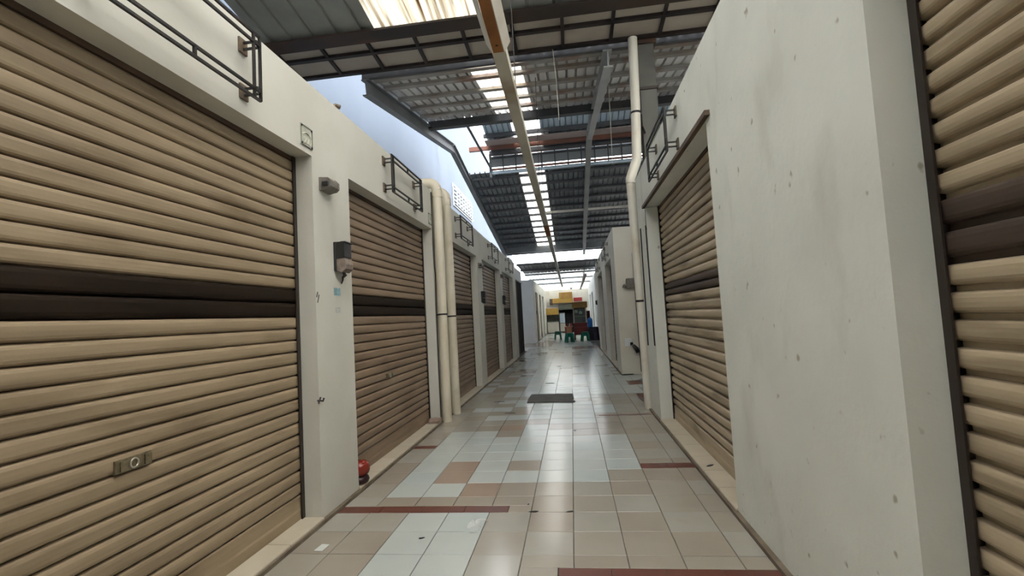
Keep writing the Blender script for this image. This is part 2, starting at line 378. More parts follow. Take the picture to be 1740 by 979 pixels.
struct('wall_back', MB().box(-2.2, 3, 33.5, 33.7, 0, 3.28), MT['plaster_old'], 'yellowed end wall behind the food stalls', 'wall')
# roofs of the shop rows
struct('roof_left', MB().box(-4.2, LX-.22, -16.9, 16.0, 3.0, 3.12), MT['slab'], 'flat concrete roof over the left shops', 'roof')
struct('roof_right', MB().box(RX+.22, 7, -16.9, 3.98, 3.0, 3.12).box(1.3, 7, 7.92, 15.6, 3.0, 3.12), MT['slab'], 'flat concrete roof over the right shops', 'roof')
struct('wall_light_block_right', MB().box(7.0, 7.3, -17, 33, 0, 7.5), MT['plaster_white'], 'unseen tall white wall added beyond the right shops to block sky light', 'wall')  # unseen, added to cut sky light coming in from the right
struct('wall_light_block_near', MB().box(-4.5, 7.3, -17.2, -17, 0, 6.2), MT['plaster_white'], 'unseen white wall added at the near end to block light', 'wall')  # unseen, added to close off light from behind the camera
struct('wall_tall_left', MB().box(-4.5, -4.2, -17, 33, 0, 10.5), MT['tallwall'], 'tall pale blue-white wall rising behind the left shops', 'wall')
# parapet cap lumps
struct('trim_6', MB().box(-2.05, -1.83, 13.35, 15.75, 2.72, WT-.1), MT['sheet_b'], 'grey metal fascia above the dark shop front', 'fascia')
# vent grille high on the tall wall
vg = thing('vent_grille', 'pale slotted vent block grille high on the tall blue-white wall', 'vent', (-4.19, 14.75, 5.82))
obj('frame', MB().box(0, .03, 0, 3.4, 0, .05).box(0, .03, 0, 3.4, .83, .88).box(0, .03, 0, .06, .05, .83).box(0, .03, 3.34, 3.4, .05, .83), MT['plaster_white'], vg)
for k in range(5):
    obj('louver', MB().prism([(.0, .08+k*.15), (.09, .06+k*.15), (.09, .075+k*.15), (.0, .15+k*.15)], 'y', .06, 3.34), MT['plaster_white'], vg)
for k in range(1, 7):
    obj('divider', MB().box(0, .06, .06+k*.468-.02, .06+k*.468+.02, .05, .83), MT['plaster_white'], vg)

# --- kerbs with threshold slabs
def kerb(name, xa, xb, ya, yb, openings, slab_x, label):
    t = struct(name, MB().box(min(xa, xb), max(xa, xb), ya, yb, -.05, .02), MT['kerb_dark'], label, 'kerb')
    for (o0, o1) in openings:
        n = max(1, round((o1-o0)/.41)); w = (o1-o0)/n
        for k in range(n):
            obj('threshold_slab', MB().cbox(slab_x[0], slab_x[1], o0+k*w+.002, o0+k*w+w-.002, .018, .033, .004), MT['kerb_tile'], t)
    return t
kerb('trim_1', -2.02, -1.757, -16.9, 13.35, L_OPEN, (-2.0, -1.772), 'dark kerb edged with cream slabs under the left shutters')
kerb('trim_2', 1.058, 1.32, -16.9, 3.98, R_OPEN, (1.078, 1.31), 'dark kerb edged with cream slabs under the right shutters')
kerb('trim_3', 1.058, 1.32, 7.72, 15.6, [(8.9, 10.6), (12.1, 14.4)], (1.075, 1.31), 'dark kerb under the middle right shops')

# --- ceilings / roofs
def rib_profile(x0, x1, pitch, zf, h=.03, rib=.05, th=.004):
    """trapezoid-rib sheet profile as (x, dz), closed"""
    n = max(1, round((x1-x0)/pitch)); p = (x1-x0)/n; top = [(x0, 0)]
    for k in range(n):
        c = x0+p*(k+.5)
        top += [(c-rib/2, 0), (c-rib/4, h), (c+rib/4, h), (c+rib/2, 0)]
    top.append((x1, 0))
    return top
def sheet(parent, name, x0, x1, y0, y1, zf, pitch, m, h=.055, rib=.045, th=.004):
    """a roof sheet between y0 and y1, following z = zf(y)"""
    prof = rib_profile(x0, x1, pitch, zf, h, rib)
    b = MB(); n = len(prof)
    v = [(x, y, zf(y)+dz+t) for t in (0, th) for y in (y0, y1) for x, dz in prof]
    f = []
    for i in range(n-1):
        f += [(i, i+1, n+i+1, n+i), (2*n+i, 3*n+i, 3*n+i+1, 2*n+i+1), (i, 2*n+i, 2*n+i+1, i+1), (n+i, n+i+1, 3*n+i+1, 3*n+i)]
    f += [(0, n, 3*n, 2*n), (n-1, 3*n-1, 4*n-1, 2*n-1)]
    b.add(v, f)
    return obj(name, b, m, parent)

# hall roof: rises from the valley to a ridge monitor, falls away to the far eave
zA = lambda y: 5.55 + .18*(y-4.5)
zB = lambda y: 4.6 - .18*(y-21.5)
zM = lambda y: 7.3 - .18*abs(y-10.2)
hall = struct('ceiling_hall', MB().box(-3.1, 6.36, 4.36, 4.42, 5.42, 5.50), MT['purlin_dk'], 'ribbed metal hall roof with rusty purlins and a white skylight strip', 'roof')
XS = [-3.1+.86*k for k in range(12)]
for x0, x1 in zip(XS[:-1], XS[1:]):
    sky = abs(x0+1.38) < .01
    sheet(hall, 'skylight_sheet' if sky else 'roof_sheet', x0, x1, 4.32, 7.95, zA, .172, MT['skylight'] if sky else MT['sheet_a'])
    sheet(hall, 'skylight_sheet' if sky else 'roof_sheet', x0, x1, 12.45, 21.1, zB, .172, MT['skylight'] if sky else MT['sheet_b'])
XM = [-2.24+.86*k for k in range(11)]
for x0, x1 in zip(XM[:-1], XM[1:]):
    sky = abs(x0+1.38) < .01
    sheet(hall, 'monitor_sheet', x0, x1, 7.4, 10.2, zM, .172, MT['sheet_b'])
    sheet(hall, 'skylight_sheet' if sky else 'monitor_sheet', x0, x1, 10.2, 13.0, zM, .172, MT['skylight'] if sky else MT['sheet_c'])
for y in (4.68, 5.13, 5.87, 6.58, 7.25): obj('purlin', MB().box(-3.02, 6.3, y-.05, y+.05, zA(y)-.062, zA(y)-.006), MT['purlin_rust'], hall)
obj('purlin', MB().box(-3.02, 6.3, 7.82, 7.98, zA(7.9)-.2, zA(7.9)-.03), MT['purlin_dk'], hall)
for y in (12.75, 13.45, 14.14, 14.82, 15.52, 16.22, 16.91, 17.59, 18.27, 18.92, 19.6): obj('purlin', MB().box(-3.02, 6.3, y-.04, y+.04, zB(y)-.09, zB(y)-.008), MT['purlin_dk'], hall)
obj('eave_beam', MB().box(-3.05, 6.3, 20.15, 20.3, zB(20.3)-.30, zB(20.3)-.02), MT['rafter'], hall)
obj('eave_beam', MB().box(-3.05, 6.3, 21.0, 21.1, zB(21.1)-.12, zB(21.1)-.01), MT['purlin_dk'], hall)
for xr, m in ((-3.02, 'rafter'), (.87, 'rafter_lt'), (4.8, 'rafter')):
    dz = .26
    obj('rafter', MB().ibeam((xr, 4.33, zA(4.33)-dz), (xr, 10.2, zA(10.2)-dz), .14, .26), MT[m], hall)
    obj('rafter', MB().ibeam((xr, 10.2, zA(10.2)-dz), (xr, 21.0, zB(21.0)-dz), .14, .26), MT[m], hall)
# ridge monitor: purlins and the louvred side
for y, w, h, m in ((10.35, .10, .14, 'purlin_dk'), (11.32, .08, .12, 'purlin_dk'), (12.0, .10, .14, 'redbeam'), (12.32, .08, .14, 'purlin_dk')):
    obj('purlin', MB().box(-2.9 if m == 'redbeam' else -2.3, 6.2, y-w/2, y+w/2, zM(y)-h-.01, zM(y)-.012), MT[m], hall)
obj('ceiling_board', MB().box(-2.3, 6.2, 11.45, 11.9, 6.93, 6.95), MT['board'], hall)
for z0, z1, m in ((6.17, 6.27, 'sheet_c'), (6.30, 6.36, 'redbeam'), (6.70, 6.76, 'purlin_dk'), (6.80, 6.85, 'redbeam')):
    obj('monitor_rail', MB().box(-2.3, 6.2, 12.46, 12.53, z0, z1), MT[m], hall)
x = -2.3
while x < 6.1:
    obj('monitor_post', MB().box(x-.02, x+.02, 12.42, 12.46, 6.25, 6.86), MT['purlin_dk'], hall)
    if x > -1.9 or True:
        obj('monitor_panel', MB().box(x+.01, x+.42, 12.535, 12.545, 6.42, 6.71), MT['sheet_b'], hall)
    x += .43
for y in (7.95, 12.48):
    for xx in (-2.3, .87, 4.8): obj('monitor_post', MB().box(xx-.04, xx+.04, y-.03, y+.03, zA(7.95)-.1, 6.86), MT['rafter'], hall)
obj('monitor_rail', MB().beam((-2.3, 7.9, 6.4), (-2.3, 12.5, 6.4), .05, .06), MT['purlin_dk'], hall)
obj('tie_bar', MB().box(-.8, 3.0, 15.28, 15.36, zB(15.3)-.40, zB(15.3)-.32), MT['trunk'], hall)

# near roof above the camera
zN = lambda y: 5.575 - .18*(y-3.3)
near_roof = struct('ceiling_near', MB().box(-4.15, 6.3, 3.27, 3.54, 5.49, 5.52).box(-4.15, 6.3, 3.40, 3.43, 5.52, 5.545).box(-4.15, 6.3, 3.51, 3.54, 5.52, 5.60), MT['steel_dk'], 'dark ribbed metal roof with an aged translucent strip and steel beam', 'roof')
NX = [(-4.15, -3.52, 0), (-3.52, -2.44, 0), (-2.44, -1.62, 1), (-1.62, -.80, 1)] + [(-.8+1.08*k, .28+1.08*k, int(k in (3, 4))) for k in range(7)]  # unseen translucent columns at right added for more interior light
zN2 = lambda y: 5.95 + .05*(y+5.0)
for x0, x1, s in NX:
    sheet(near_roof, 'skylight_sheet' if s else 'roof_sheet', x0, x1, 1.2, 3.46, zN, .117 if s else .36, MT['skylight_old'] if s else MT['sheet_near'], .03, .06 if s else .05)
    sheet(near_roof, 'roof_sheet', x0, x1, -16.0, -5.0, zN2, .117 if s else .36, MT['sheet_near'], .03, .06 if s else .05)  # unseen rear slope, added opaque to hold back light from behind
for y in (2.2,): obj('purlin', MB().box(-4.15, 6.3, y-.04, y+.04, zN(y)-.12, zN(y)-.012), MT['steel_dk'], near_roof)
for k in range(10):  # unseen raised monitor over a roof gap, added to let light in
    x0 = -4.15+1.08*k
    sheet(near_roof, 'monitor_sheet', x0, x0+1.08, -5.6, 1.8, lambda y: 7.1, .18, MT['skylight'])
for xx in (-4.1, -.8, 2.4, 6.2):
    for yy in (-5.0, 1.25): obj('monitor_post', MB().box(xx-.05, xx+.05, yy-.05, yy+.05, 5.86, 7.09), MT['rafter'], near_roof)
for yy in (-5.0, 1.25): obj('purlin', MB().box(-4.15, 6.3, yy-.06, yy+.06, 5.80, 5.93), MT['steel_dk'], near_roof)
# framed soffit panels beyond the beam
SF = [(3.56, 5.585), (3.86, 5.545), (4.28, 5.50)]
for k, (y, z) in enumerate(SF[1:]):
    obj('soffit_rail', MB().box(-4.15, 6.3, y-.04, y+.03 if k == 0 else y+.03, z-.03, z+.015), MT['steel_rail'], near_roof)
xk = -4.12; i = 0
while xk < 6.2:
    for (ya, za), (yb, zb) in zip(SF[:-1], SF[1:]):
        obj('soffit_rib', MB().beam((xk, ya, za-.01), (xk, yb, zb-.01), .05, .04), MT['steel_rail'], near_roof)
        o = MB().add([(xk+.001, ya-.01, za+.017), (xk+.719, ya-.01, za+.017), (xk+.719, yb+.015, zb+.017), (xk+.001, yb+.015, zb+.017),
                      (xk+.001, ya-.01, za+.03), (xk+.719, ya-.01, za+.03), (xk+.719, yb+.015, zb+.03), (xk+.001, yb+.015, zb+.03)],
                     [(3, 2, 1, 0), (4, 5, 6, 7), (0, 1, 5, 4), (1, 2, 6, 5), (2, 3, 7, 6), (3, 0, 4, 7)])
        obj('soffit_panel', o, MT['soffit'], near_roof)
    xk += .72

# far canopy over the stalls
zF = lambda y: 3.86 - .034*(y-19.5)
farc = struct('ceiling_far', MB().box(-2.4, 1.6, 19.45, 19.55, 3.80, 3.90), MT['purlin_dk'], 'low canopy of white translucent sheets over the food stalls', 'roof')
for k in range(5):
    x0 = -2.4+.8*k
    sheet(farc, 'roof_sheet', x0, x0+.8, 19.5, 23.2, zF, .2, MT['sheet_b'])
    sheet(farc, 'skylight_sheet', x0, x0+.8, 23.2, 33.6, zF, .2, MT['skylight_far'])
for y in (21.3, 23.3, 26.0, 28.9): obj('purlin', MB().box(-2.4, 1.6, y-.05, y+.05, zF(y)-.10, zF(y)-.012), MT['rafter'], farc)
obj('rafter', MB().box(.78, .90, 20.0, 33.4, 3.18, 3.28), MT['board'], farc)
for y in (21.3, 23.3, 26.0, 28.9): obj('hanger', MB().box(.82, .86, y-.03, y+.03, 3.27, zF(y)-.09), MT['board'], farc)

# ================================================================== SHUTTERS
def slat_mesh(d, ln, p, m, g=.0):
    """convex roller slat, length ln along y, pitch p, bulging towards d (+1/-1 in x)"""
    pr = [(-.014, 0), (-.014, .05+g), (.004, .09+g), (.012, .17+g), (.0155, .30+g*.8), (.0165, .52+g*.5), (.0160, .76), (.0125, .89), (.006, .96), (-.012, 1), (-.020, 1), (-.020, 0)]
    pr = [(x, z*p) for x, z in pr]
    b = MB().prism([(d*x, z) for x, z in pr], 'y', 0, ln)
    return b.mesh('slat', m)
def shutter(d, xs, y0, y1, label, m, zb=.033, bands=(1.475, 1.68), top=LZ, lock=True, lockY=None, low=15, up=12, g=0.0, bm='band'):
    t = thing('roller_shutter', label, 'shutter', (xs, y0, zb))
    G = .036; ln = (y1-y0)-.02
    def put(name, me, z): return link(name, me, t, (0, .01, z-zb))
    zb1 = zb+.165
    bb = MB().prism([(-.012*d, 0), (.016*d, 0), (.016*d, .06), (.012*d, .075), (.012*d, .158), (.004*d, .165), (-.012*d, .165)], 'y', 0, ln)
    put('bottom_bar', bb.mesh('bottom_bar', m), zb)
    p = (bands[0]-zb1)/low; me = slat_mesh(d, ln, p, m, g)
    for k in range(low): put('slat', me, zb1+k*p)
    pb = (bands[1]-bands[0])/2; me = slat_mesh(d, ln, pb, MT[bm], g)
    for k in range(2): tag(put('slat', me, bands[0]+k*pb), 'dark brown slat')
    pu = (top-.03-bands[1])/up; me = slat_mesh(d, ln, pu, m, g)
    for k in range(up): put('slat', me, bands[1]+k*pu)
    put('hood', MB().box(-.02, .02, 0, ln, 0, .03).box(min(0, -d*.05), max(0, -d*.05), 0, ln, -.02, .03).mesh('hood', MT['head']), top-.03)
    def gb(b, xa, xb, ya, yb): return b.box(min(d*xa, d*xb), max(d*xa, d*xb), ya, yb, 0, top-zb)
    for yy, yo in ((0, 0), (y1-y0-G, y1-y0-.006)):
        b = MB(); gb(b, -.034, -.026, yy, yy+G); gb(b, -.026, .022, yo, yo+.006); gb(b, .022, .030, yy, yy+G)
        link('guide_rail', b.mesh('guide_rail', MT['guide']), t)
    if lock:
        ly = (y1-y0)/2 if lockY is None else lockY-y0
        zz = zb1+7*p-zb+.006
        lp = MB().box(min(.012*d, .026*d), max(.012*d, .026*d), ly-.09, ly+.09, zz, zz+.058)
        for s in (-.07, .05): lp.box(min(.02*d, .031*d), max(.02*d, .031*d), ly+s, ly+s+.03, zz+.006, zz+.05)
        lo = obj('lock_plate', lp, MT['brass'], t)
        ring = MB().tube([(.031*d, ly-.005+.02*math.cos(a), zz+.029+.02*math.sin(a)) for a in [k*math.pi/6 for k in range(13)]], .0045, 6)
        obj('keyhole_ring', ring, MT['zinc'], lo)
    return t
shutter(1, LS, -2.02, .453, 'wide tan roller shutter with dark band, under the largest iron frame', MT['shutter'], lockY=-.88)
shutter(1, LS, 1.04, 3.51, 'brown roller shutter between the electricity meter and the twin downpipes', MT['shutter_far'], lockY=2.15)
shutter(1, LS, 4.55, 6.64, 'brown roller shutter just past the twin cream downpipes', MT['shutter_far'], lock=False)
shutter(1, LS, 7.2, 9.72, 'brown shutter between the two small black meter boxes', MT['shutter_far'], lock=False)
shutter(1, LS, 10.2, 12.6, 'brown shutter, last before the dark open shop front', MT['shutter_far'], lock=False)
shutter(-1, RS-.015, -3.7, -1.185, 'sand-coloured roller shutter beside the broad blank pier', MT['shutter_right'], lock=False, g=.16, bm='band_r')
shutter(-1, RS, .56, 3.27, 'sand-brown roller shutter under the right-hand iron sign frame', MT['shutter_right'], lock=False, bands=(1.54, 1.69), g=.12, bm='band_r')
shutter(-1, 1.25, 8.72, 10.6, 'dark roller shutter seen edge-on in the yellowed wall', MT['shutter_far'], lock=False, top=2.64)
shutter(-1, 1.25, 12.1, 14.4, 'shutter in the yellowed wall, farther from the switch', MT['shutter_far'], lock=False, top=2.64)
for y0, y1, lb in ((22.6, 24.6, 'narrow shop door next to the bright white pier'), (25.6, 27.6, 'middle one of three narrow shop doors past the white pier'), (28.6, 30.6, 'narrow shop door nearest the yellow stall')):
    shutter(1, -1.94, y0, y1, lb, MT['shutter_far'], lock=False, zb=.01)
for y0, y1, lb in ((26.2, 28.4, 'shop shutter in the white wall behind the drink jug'), (29.4, 31.6, 'shop shutter in the white wall near the end wall')):
    shutter(-1, 1.54, y0, y1, lb, MT['shutter_far'], lock=False, zb=.01)
# dark open shop front after the last left shutter
dk = thing('folding_gate', 'folding metal gate, black leaves standing in for the dark shop inside', 'gate', (-1.87, 13.4, 0))
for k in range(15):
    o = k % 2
    obj('gate_leaf', MB().prism([(-.03+.05*o, .01+k*.156), (.02-.05*o, .16+k*.156), (.026-.05*o, .16+k*.156), (-.024+.05*o, .01+k*.156)], 'z', .03, 2.68), MT['painted_dark'] if k > 4 else MT['head'], dk)  # later leaves coloured near-black in place of the shop's shade
obj('top_track', MB().box(-.04, .05, 0, 2.35, 2.68, 2.72), MT['iron'], dk)
obj('bottom_track', MB().box(-.04, .05, 0, 2.35, 0, .03), MT['iron'], dk)

# lintel lip over right shutter
struct('trim_4', MB().box(RX-.035, RX, .46, 3.36, 2.685, 2.72), MT['head'], 'thin dark metal lip under the lintel of the right shutter', 'lintel')

# ================================================================== SIGN FRAMES
def sign_frame(side, xw, ya, yb, label, z0=2.76, z1=3.155, off=.10):
    """ladder-type iron sign frame held off the wall on four stubs"""
    t = thing('sign_holder', label, 'sign frame', (xw, ya, z0), 'empty iron sign frames on the shop walls')
    s = side; W = yb-ya; H = z1-z0; r = .0072; e = .055
    xo = s*off
    def bar(n, a, b, par=t, rr=r): return obj(n, MB().beam(a, b, rr*2, rr*2, (1, 0, 0)), MT['iron'], par)
    bar('outer_rail', (xo, 0, 0), (xo, W, 0)); bar('outer_rail', (xo, 0, H), (xo, W, H))
    bar('outer_rail', (xo, 0, 0), (xo, 0, H)); bar('outer_rail', (xo, W, 0), (xo, W, H))
    bar('inner_rail', (xo, 0, e), (xo, W, e)); bar('inner_rail', (xo, 0, H-e), (xo, W, H-e))
    bar('inner_rail', (xo, e, 0), (xo, e, H)); bar('inner_rail', (xo, W-e, 0), (xo, W-e, H))
    bar('tie', (xo, W/2, 0), (xo, W/2, e)); bar('tie', (xo, W/2, H-e), (xo, W/2, H))
    for y in (e*.4, W-e*.4):
        for z in (e, H-e):
            b = obj('bracket', MB().beam((0, y, z-.02), (xo, y, z-.02), .012, .012).beam((0, y, z+.02), (xo, y, z+.02), .012, .012), MT['iron'], t)
            obj('wall_plate', MB().box(min(0, s*.012), max(0, s*.012), y-.035, y+.035, z-.045, z+.045), MT['mount'], b)
sign_frame(1, LX, -1.27, -.27, 'empty black iron sign frame above the wide tan shutter')
sign_frame(1, LX, 1.83, 2.82, 'empty iron sign frame above the shutter between meter and downpipes')
sign_frame(1, LX, 4.89, 5.885, 'empty iron sign frame above the first shutter past the downpipes')
sign_frame(1, LX, 8.03, 9.02, 'empty iron sign frame above the shutter between the black meter boxes')
sign_frame(1, LX, 11.0, 12.0, 'empty iron sign frame, last before the dark shop front')
sign_frame(-1, RX, 1.35, 2.34, 'empty iron sign frame above the right-hand sand-brown shutter')
sign_frame(-1, 1.08, 9.2, 10.2, 'empty iron sign frame on the yellowed wall over its first shutter')
sign_frame(-1, 1.08, 12.7, 13.7, 'empty iron sign frame on the yellowed wall over its second shutter')

# ================================================================== PIPES, COLUMN, TRUNKING
def arc(c, r, a0, a1, u, v, n=6):
    c = Vector(c); u = Vector(u); v = Vector(v)
    return [c + u*(r*math.cos(a0+(a1-a0)*k/n)) + v*(r*math.sin(a0+(a1-a0)*k/n)) for k in range(n+1)]
def left_pipe(y, x, ztop, label, clampz):
    t = thing('downpipe', label, 'pipe', (x, y, 0), 'cream rainwater downpipes on the left wall')
    r = .066
    obj('pipe', MB().tube([(0, 0, 0), (0, 0, 1.2), (0, 0, ztop-.10)], r, 14), MT['pvc'], t)
    el = MB().tube(arc((-.12, 0, ztop-.10), .12, 0, math.pi/2, (1, 0, 0), (0, 0, 1), 7) + [(-.5, 0, ztop+.02)], r*1.06, 14)
    obj('elbow', el, MT['pvc'], t)
    obj('collar', MB().tube([(0, 0, ztop-.20), (0, 0, ztop-.10)], r*1.12, 14), MT['pvc'], t)
    obj('clamp', MB().tube([(0, 0, clampz), (0, 0, clampz+.022)], r*1.06, 14).box(-.07, -.05, -.08, .08, clampz, clampz+.02), MT['iron'], t)
left_pipe(3.62, LX+.072, 3.34, 'cream downpipe touching the reveal of the shutter beside the meter', 1.47)
left_pipe(4.13, LX+.072, 3.34, 'cream downpipe standing clear between the first pipe and the next shutter', 1.44)
tag(obj('cable', MB().tube([(LX+.012, 3.524, .05), (LX+.012, 3.524, 1.6), (LX+.02, 3.524, 2.05), (LX+.012, 3.524, 2.2), (LX+.012, 3.524, 3.2)], .007, 6), MT['cable']),
    'thin black cable running down beside the cream downpipe', 'cable')

t = thing('downpipe', 'tall off-white drain pipe with a double bend at the right wall corner', 'pipe', (0, 0, 0))
py = 4.08
obj('pipe', MB().tube([(1.075, py, 0), (1.06, py, 1.5), (1.04, py, 3.24)], .064, 14), MT['pvc_w'], t)
obj('elbow', MB().tube([(1.04, py, 3.22), (1.042, py, 3.29), (1.125, py, 3.50), (1.15, py, 3.56), (1.152, py, 3.64)], .071, 14), MT['pvc_w'], t)
obj('pipe', MB().tube([(1.152, py, 3.6), (1.19, py, 4.4), (1.215, py, 5.38)], .067, 14), MT['pvc_w'], t)
obj('clamp', MB().tube([(1.06, py, 1.50), (1.06, py, 1.53)], .07, 14), MT['iron'], t)
obj('clamp', MB().tube([(1.184, py, 4.24), (1.185, py, 4.27)], .073, 14).box(1.2, 1.275, py+.03, py+.06, 4.24, 4.27), MT['iron'], t)

t = thing('steel_column', 'grey steel column standing behind the right wall under the roof valley', 'column', (1.42, 4.36, 0))
obj('flange', MB().box(-.12, .12, -.12, -.10, 0, 5.40), MT['column'], t)
obj('flange', MB().box(-.12, .12, .10, .12, 0, 5.40), MT['column'], t)
obj('web', MB().box(-.01, .01, -.10, .10, 0, 5.40), MT['column'], t)
obj('splice_plate', MB().box(-.14, .14, -.14, .14, 4.66, 4.70), MT['steel_dk'], t)
obj('bracket', MB().beam((-.1, -.125, 4.0), (-.14, -.18, 4.08), .02, .03), MT['iron'], t)
obj('head_plate', MB().box(-.16, .16, -.15, .3, 5.36, 5.42), MT['steel_dk'], t)

# hung trunking along the corridor
t = thing('lighting_trunking', 'long cream steel trunking hung lengthwise above the corridor', 'trunking', (-.325, 0, 3.3))
def tx(y): return -.0045*y
def channel(y0, y1, w, h, m, name, z=0):
    a = MB(); x0, x1 = tx(y0), tx(y1)
    for (sx, ww, zz0, zz1) in ((0, w, 0, .008), (-w/2+.004, .008, .008, h), (w/2-.004, .008, .008, h)):
        v = [(x+sx+d*ww/2, y, z+zz) for (x, y) in ((x0, y0), (x1, y1)) for d, zz in ((-1, zz0), (1, zz0), (1, zz1), (-1, zz1))]
        a.add(v, [(3, 2, 1, 0), (4, 5, 6, 7), (0, 1, 5, 4), (1, 2, 6, 5), (2, 3, 7, 6), (3, 0, 4, 7)])
    return obj(name, a, m, t)
segs = [(.42, 3.2), (3.2, 6.0), (8.25, 13.0), (13.0, 18.5), (18.5, 24.0), (24.0, 30.5)]
for a, b in segs: channel(a, b, .10 if a > 1 else .10, .09, MT['trunk'], 'channel')
channel(6.0, 8.25, .10, .09, MT['trunk'], 'channel')
for a, b in ((7.2, 8.6),): channel(a, b, .108, .07, MT['rust'], 'rusted_cover', -.006)
fit = channel(-3.2, .42, .075, .05, MT['rust'], 'rusted_plate', -.02); fit['label'] = 'rust-orange plate with a screw hole'
for s in (-1, 1):
    x0 = s*.0375
    v = [(x0, -3.2, -.022), (x0+s*.045, -3.2, .055), (x0+s*.050, -3.2, .052), (x0+s*.006, -3.2, -.026)]
    w = [(a, .42, c) for a, b_, c in v]
    obj('reflector', MB().add(v+w, [(0, 1, 2, 3), (7, 6, 5, 4)] + [(i, (i+1) % 4, 4+(i+1) % 4, 4+i) for i in range(4)]), MT['white_metal'], t)
obj('screw_hole', MB().lathe([(.009, 0), (.009, .004)], 10, (0, .33, -.0225)), MT['ink'], t)
for y, dx, top in ((1.7, .0, zN(1.7)), (5.3, .05, zA(5.3)-.1), (7.4, -.05, zA(7.4)-.1), (14.2, .0, zB(14.2)-.1), (18.3, .0, zB(18.3)-.1), (24.5, 0, zF(24.5)), (29, 0, zF(29))):
    obj('hanger_wire', MB().tube([(tx(y), y, .05), (tx(y)+dx, y, top-3.3)], .005, 5), MT['steel_rail'], t)
tag(obj('hanging_wire', MB().tube([(.07, 4.27, 4.35), (.065, 4.27, 5.0), (.04, 4.27, 5.48)], .006, 5), MT['plate_lt']), 'pale loose wire hanging from the soffit beside the trunking', 'wire')
tag(obj('hanging_wire', MB().tube([(.96, 5.6, 4.0), (.97, 5.5, 4.8), (.97, 5.4, 5.66)], .006, 5), MT['plate_lt']), 'pale loose wire hanging beside the light grey rafter', 'wire')

# ================================================================== SMALL WALL OBJECTS
def number_plate(y, label):
    t = thing('number_plate', label, 'plate', (LX, y, 2.725), 'shop number plates')
    obj('board', MB().box(0, .006, 0, .155, 0, .153), MT['plate'], t)
    obj('border', MB().box(.006, .009, 0, .155, 0, .007).box(.006, .009, 0, .155, .146, .153).box(.006, .009, 0, .007, .007, .146).box(.006, .009, .148, .155, .007, .146), MT['plate_ink'], t)
    obj('arch', MB().tube([(.008, .02+.115*k/8, .078+.026*math.sin(math.pi*k/8)) for k in range(9)], .004, 5), MT['plate_lt'], t)
    for k, yy in enumerate((.045, .08, .115)):
        obj('digit', MB().tube([(.008, yy+.013*math.cos(a), .042+.022*math.sin(a)) for a in [j*math.pi/5 for j in range(11)]], .0035, 5), MT['plate_lt'], t)
    for yy in (.01, .14):
        for zz in (.01, .138): obj('screw', MB().box(.008, .013, yy-.004, yy+.008, zz-.004, zz+.008), MT['ink'], t)
number_plate(.305, 'small pale number plate above the corner of the wide tan shutter')
number_plate(3.37, 'small pale number plate beside the cream downpipe')

def bulkhead(y, z, label, s=1):
    t = thing('bulkhead_lamp', label, 'lamp', (LX, y, z), 'grey bulkhead boxes on the left wall')
    obj('base', MB().box(0, .02, 0, .15, .0, .10), MT['lampbox'], t)
    pr = [(.02, 0), (.07, .01), (.09, .03), (.09, .075), (.07, .097), (.02, .1)]
    obj('housing', MB().prism(pr, 'y', .008, .142), MT['lampbox'], t)
    obj('hinge', MB().box(.03, .075, -.012, .01, .03, .06), MT['ink'], t)
    obj('end_cap', MB().prism([(.02, 0), (.072, .008), (.093, .028), (.093, .077), (.072, .1), (.02, .103)], 'y', .118, .146), MT['lampbox'], t)
bulkhead(.545, 2.445, 'grey box lamp high on the pier beside the wide tan shutter')
bulkhead(6.75, 2.45, 'small grey box lamp on the pier past the third shutter')
bulkhead(9.83, 2.47, 'small grey box lamp on the pier past the fourth shutter')

def meter(y, z, label, full=True):
    t = thing('electricity_meter', label, 'meter', (LX, y, z), 'electricity meters on the left wall piers')
    obj('backplate', MB().cbox(0, .02, 0, .15, 0, .235, .004), MT['black'], t)
    obj('cover', MB().prism([(.02, .095), (.075, .10), (.085, .115), (.085, .225), (.06, .235), (.02, .235)], 'y', .012, .138), MT['black'], t)
    if full:
        obj('terminal_cover', MB().prism([(.02, .0), (.06, -.012), (.095, .015), (.10, .05), (.086, .10), (.02, .095)], 'y', .010, .14), MT['dust'], t)
        obj('hood_lip', MB().box(.06, .10, .004, .146, .228, .236), MT['black'], t)
        obj('cable', MB().tube([(.04, .08, -.005), (.05, .09, -.03), (.035, .075, -.05), (.03, .085, -.07), (.02, .08, -.10)], [.012, .016, .010, .007, .004], 8), MT['black'], t)
    else:
        obj('terminal_cover', MB().box(.02, .08, .012, .138, -.02, .09), MT['black'], t)
meter(.735, 1.835, 'black electricity meter with dusty cover and short cable tail')
meter(6.93, 1.73, 'black meter box on the pier between third and fourth shutters', False)
meter(10.02, 1.76, 'black meter box on the pier after the fourth shutter', False)
def sticker(name, y0, y1, z0, z1, m, label):
    tag(obj(name, MB().box(LX, LX+.002, y0, y1, z0, z1), m), label, 'sticker')
sticker('sticker', .722, .828, 1.64, 1.70, MT['sticker'], 'small faded blue sticker on the pier under the meter')
sticker('sticker', .745, .82, 1.50, 1.545, MT['sticker2'], 'tiny grey peeled sticker below the blue sticker')
sticker('sticker', 4.42, 4.50, 1.60, 1.66, MT['sticker'], 'small pale blue sticker behind the second downpipe')
for (ya, za, yb, zb, lb) in ((.463, 1.615, .48, 1.655, 'shorter slanted black stroke on the pier corner'), (.475, 1.575, .498, 1.635, 'longer slanted black stroke on the pier corner')):
    tag(obj('pen_mark', MB().beam((LX+.001, ya, za), (LX+.001, yb, zb), .008, .002, (1, 0, 0)), MT['ink']), lb, 'mark', 'black marks on pier corner')
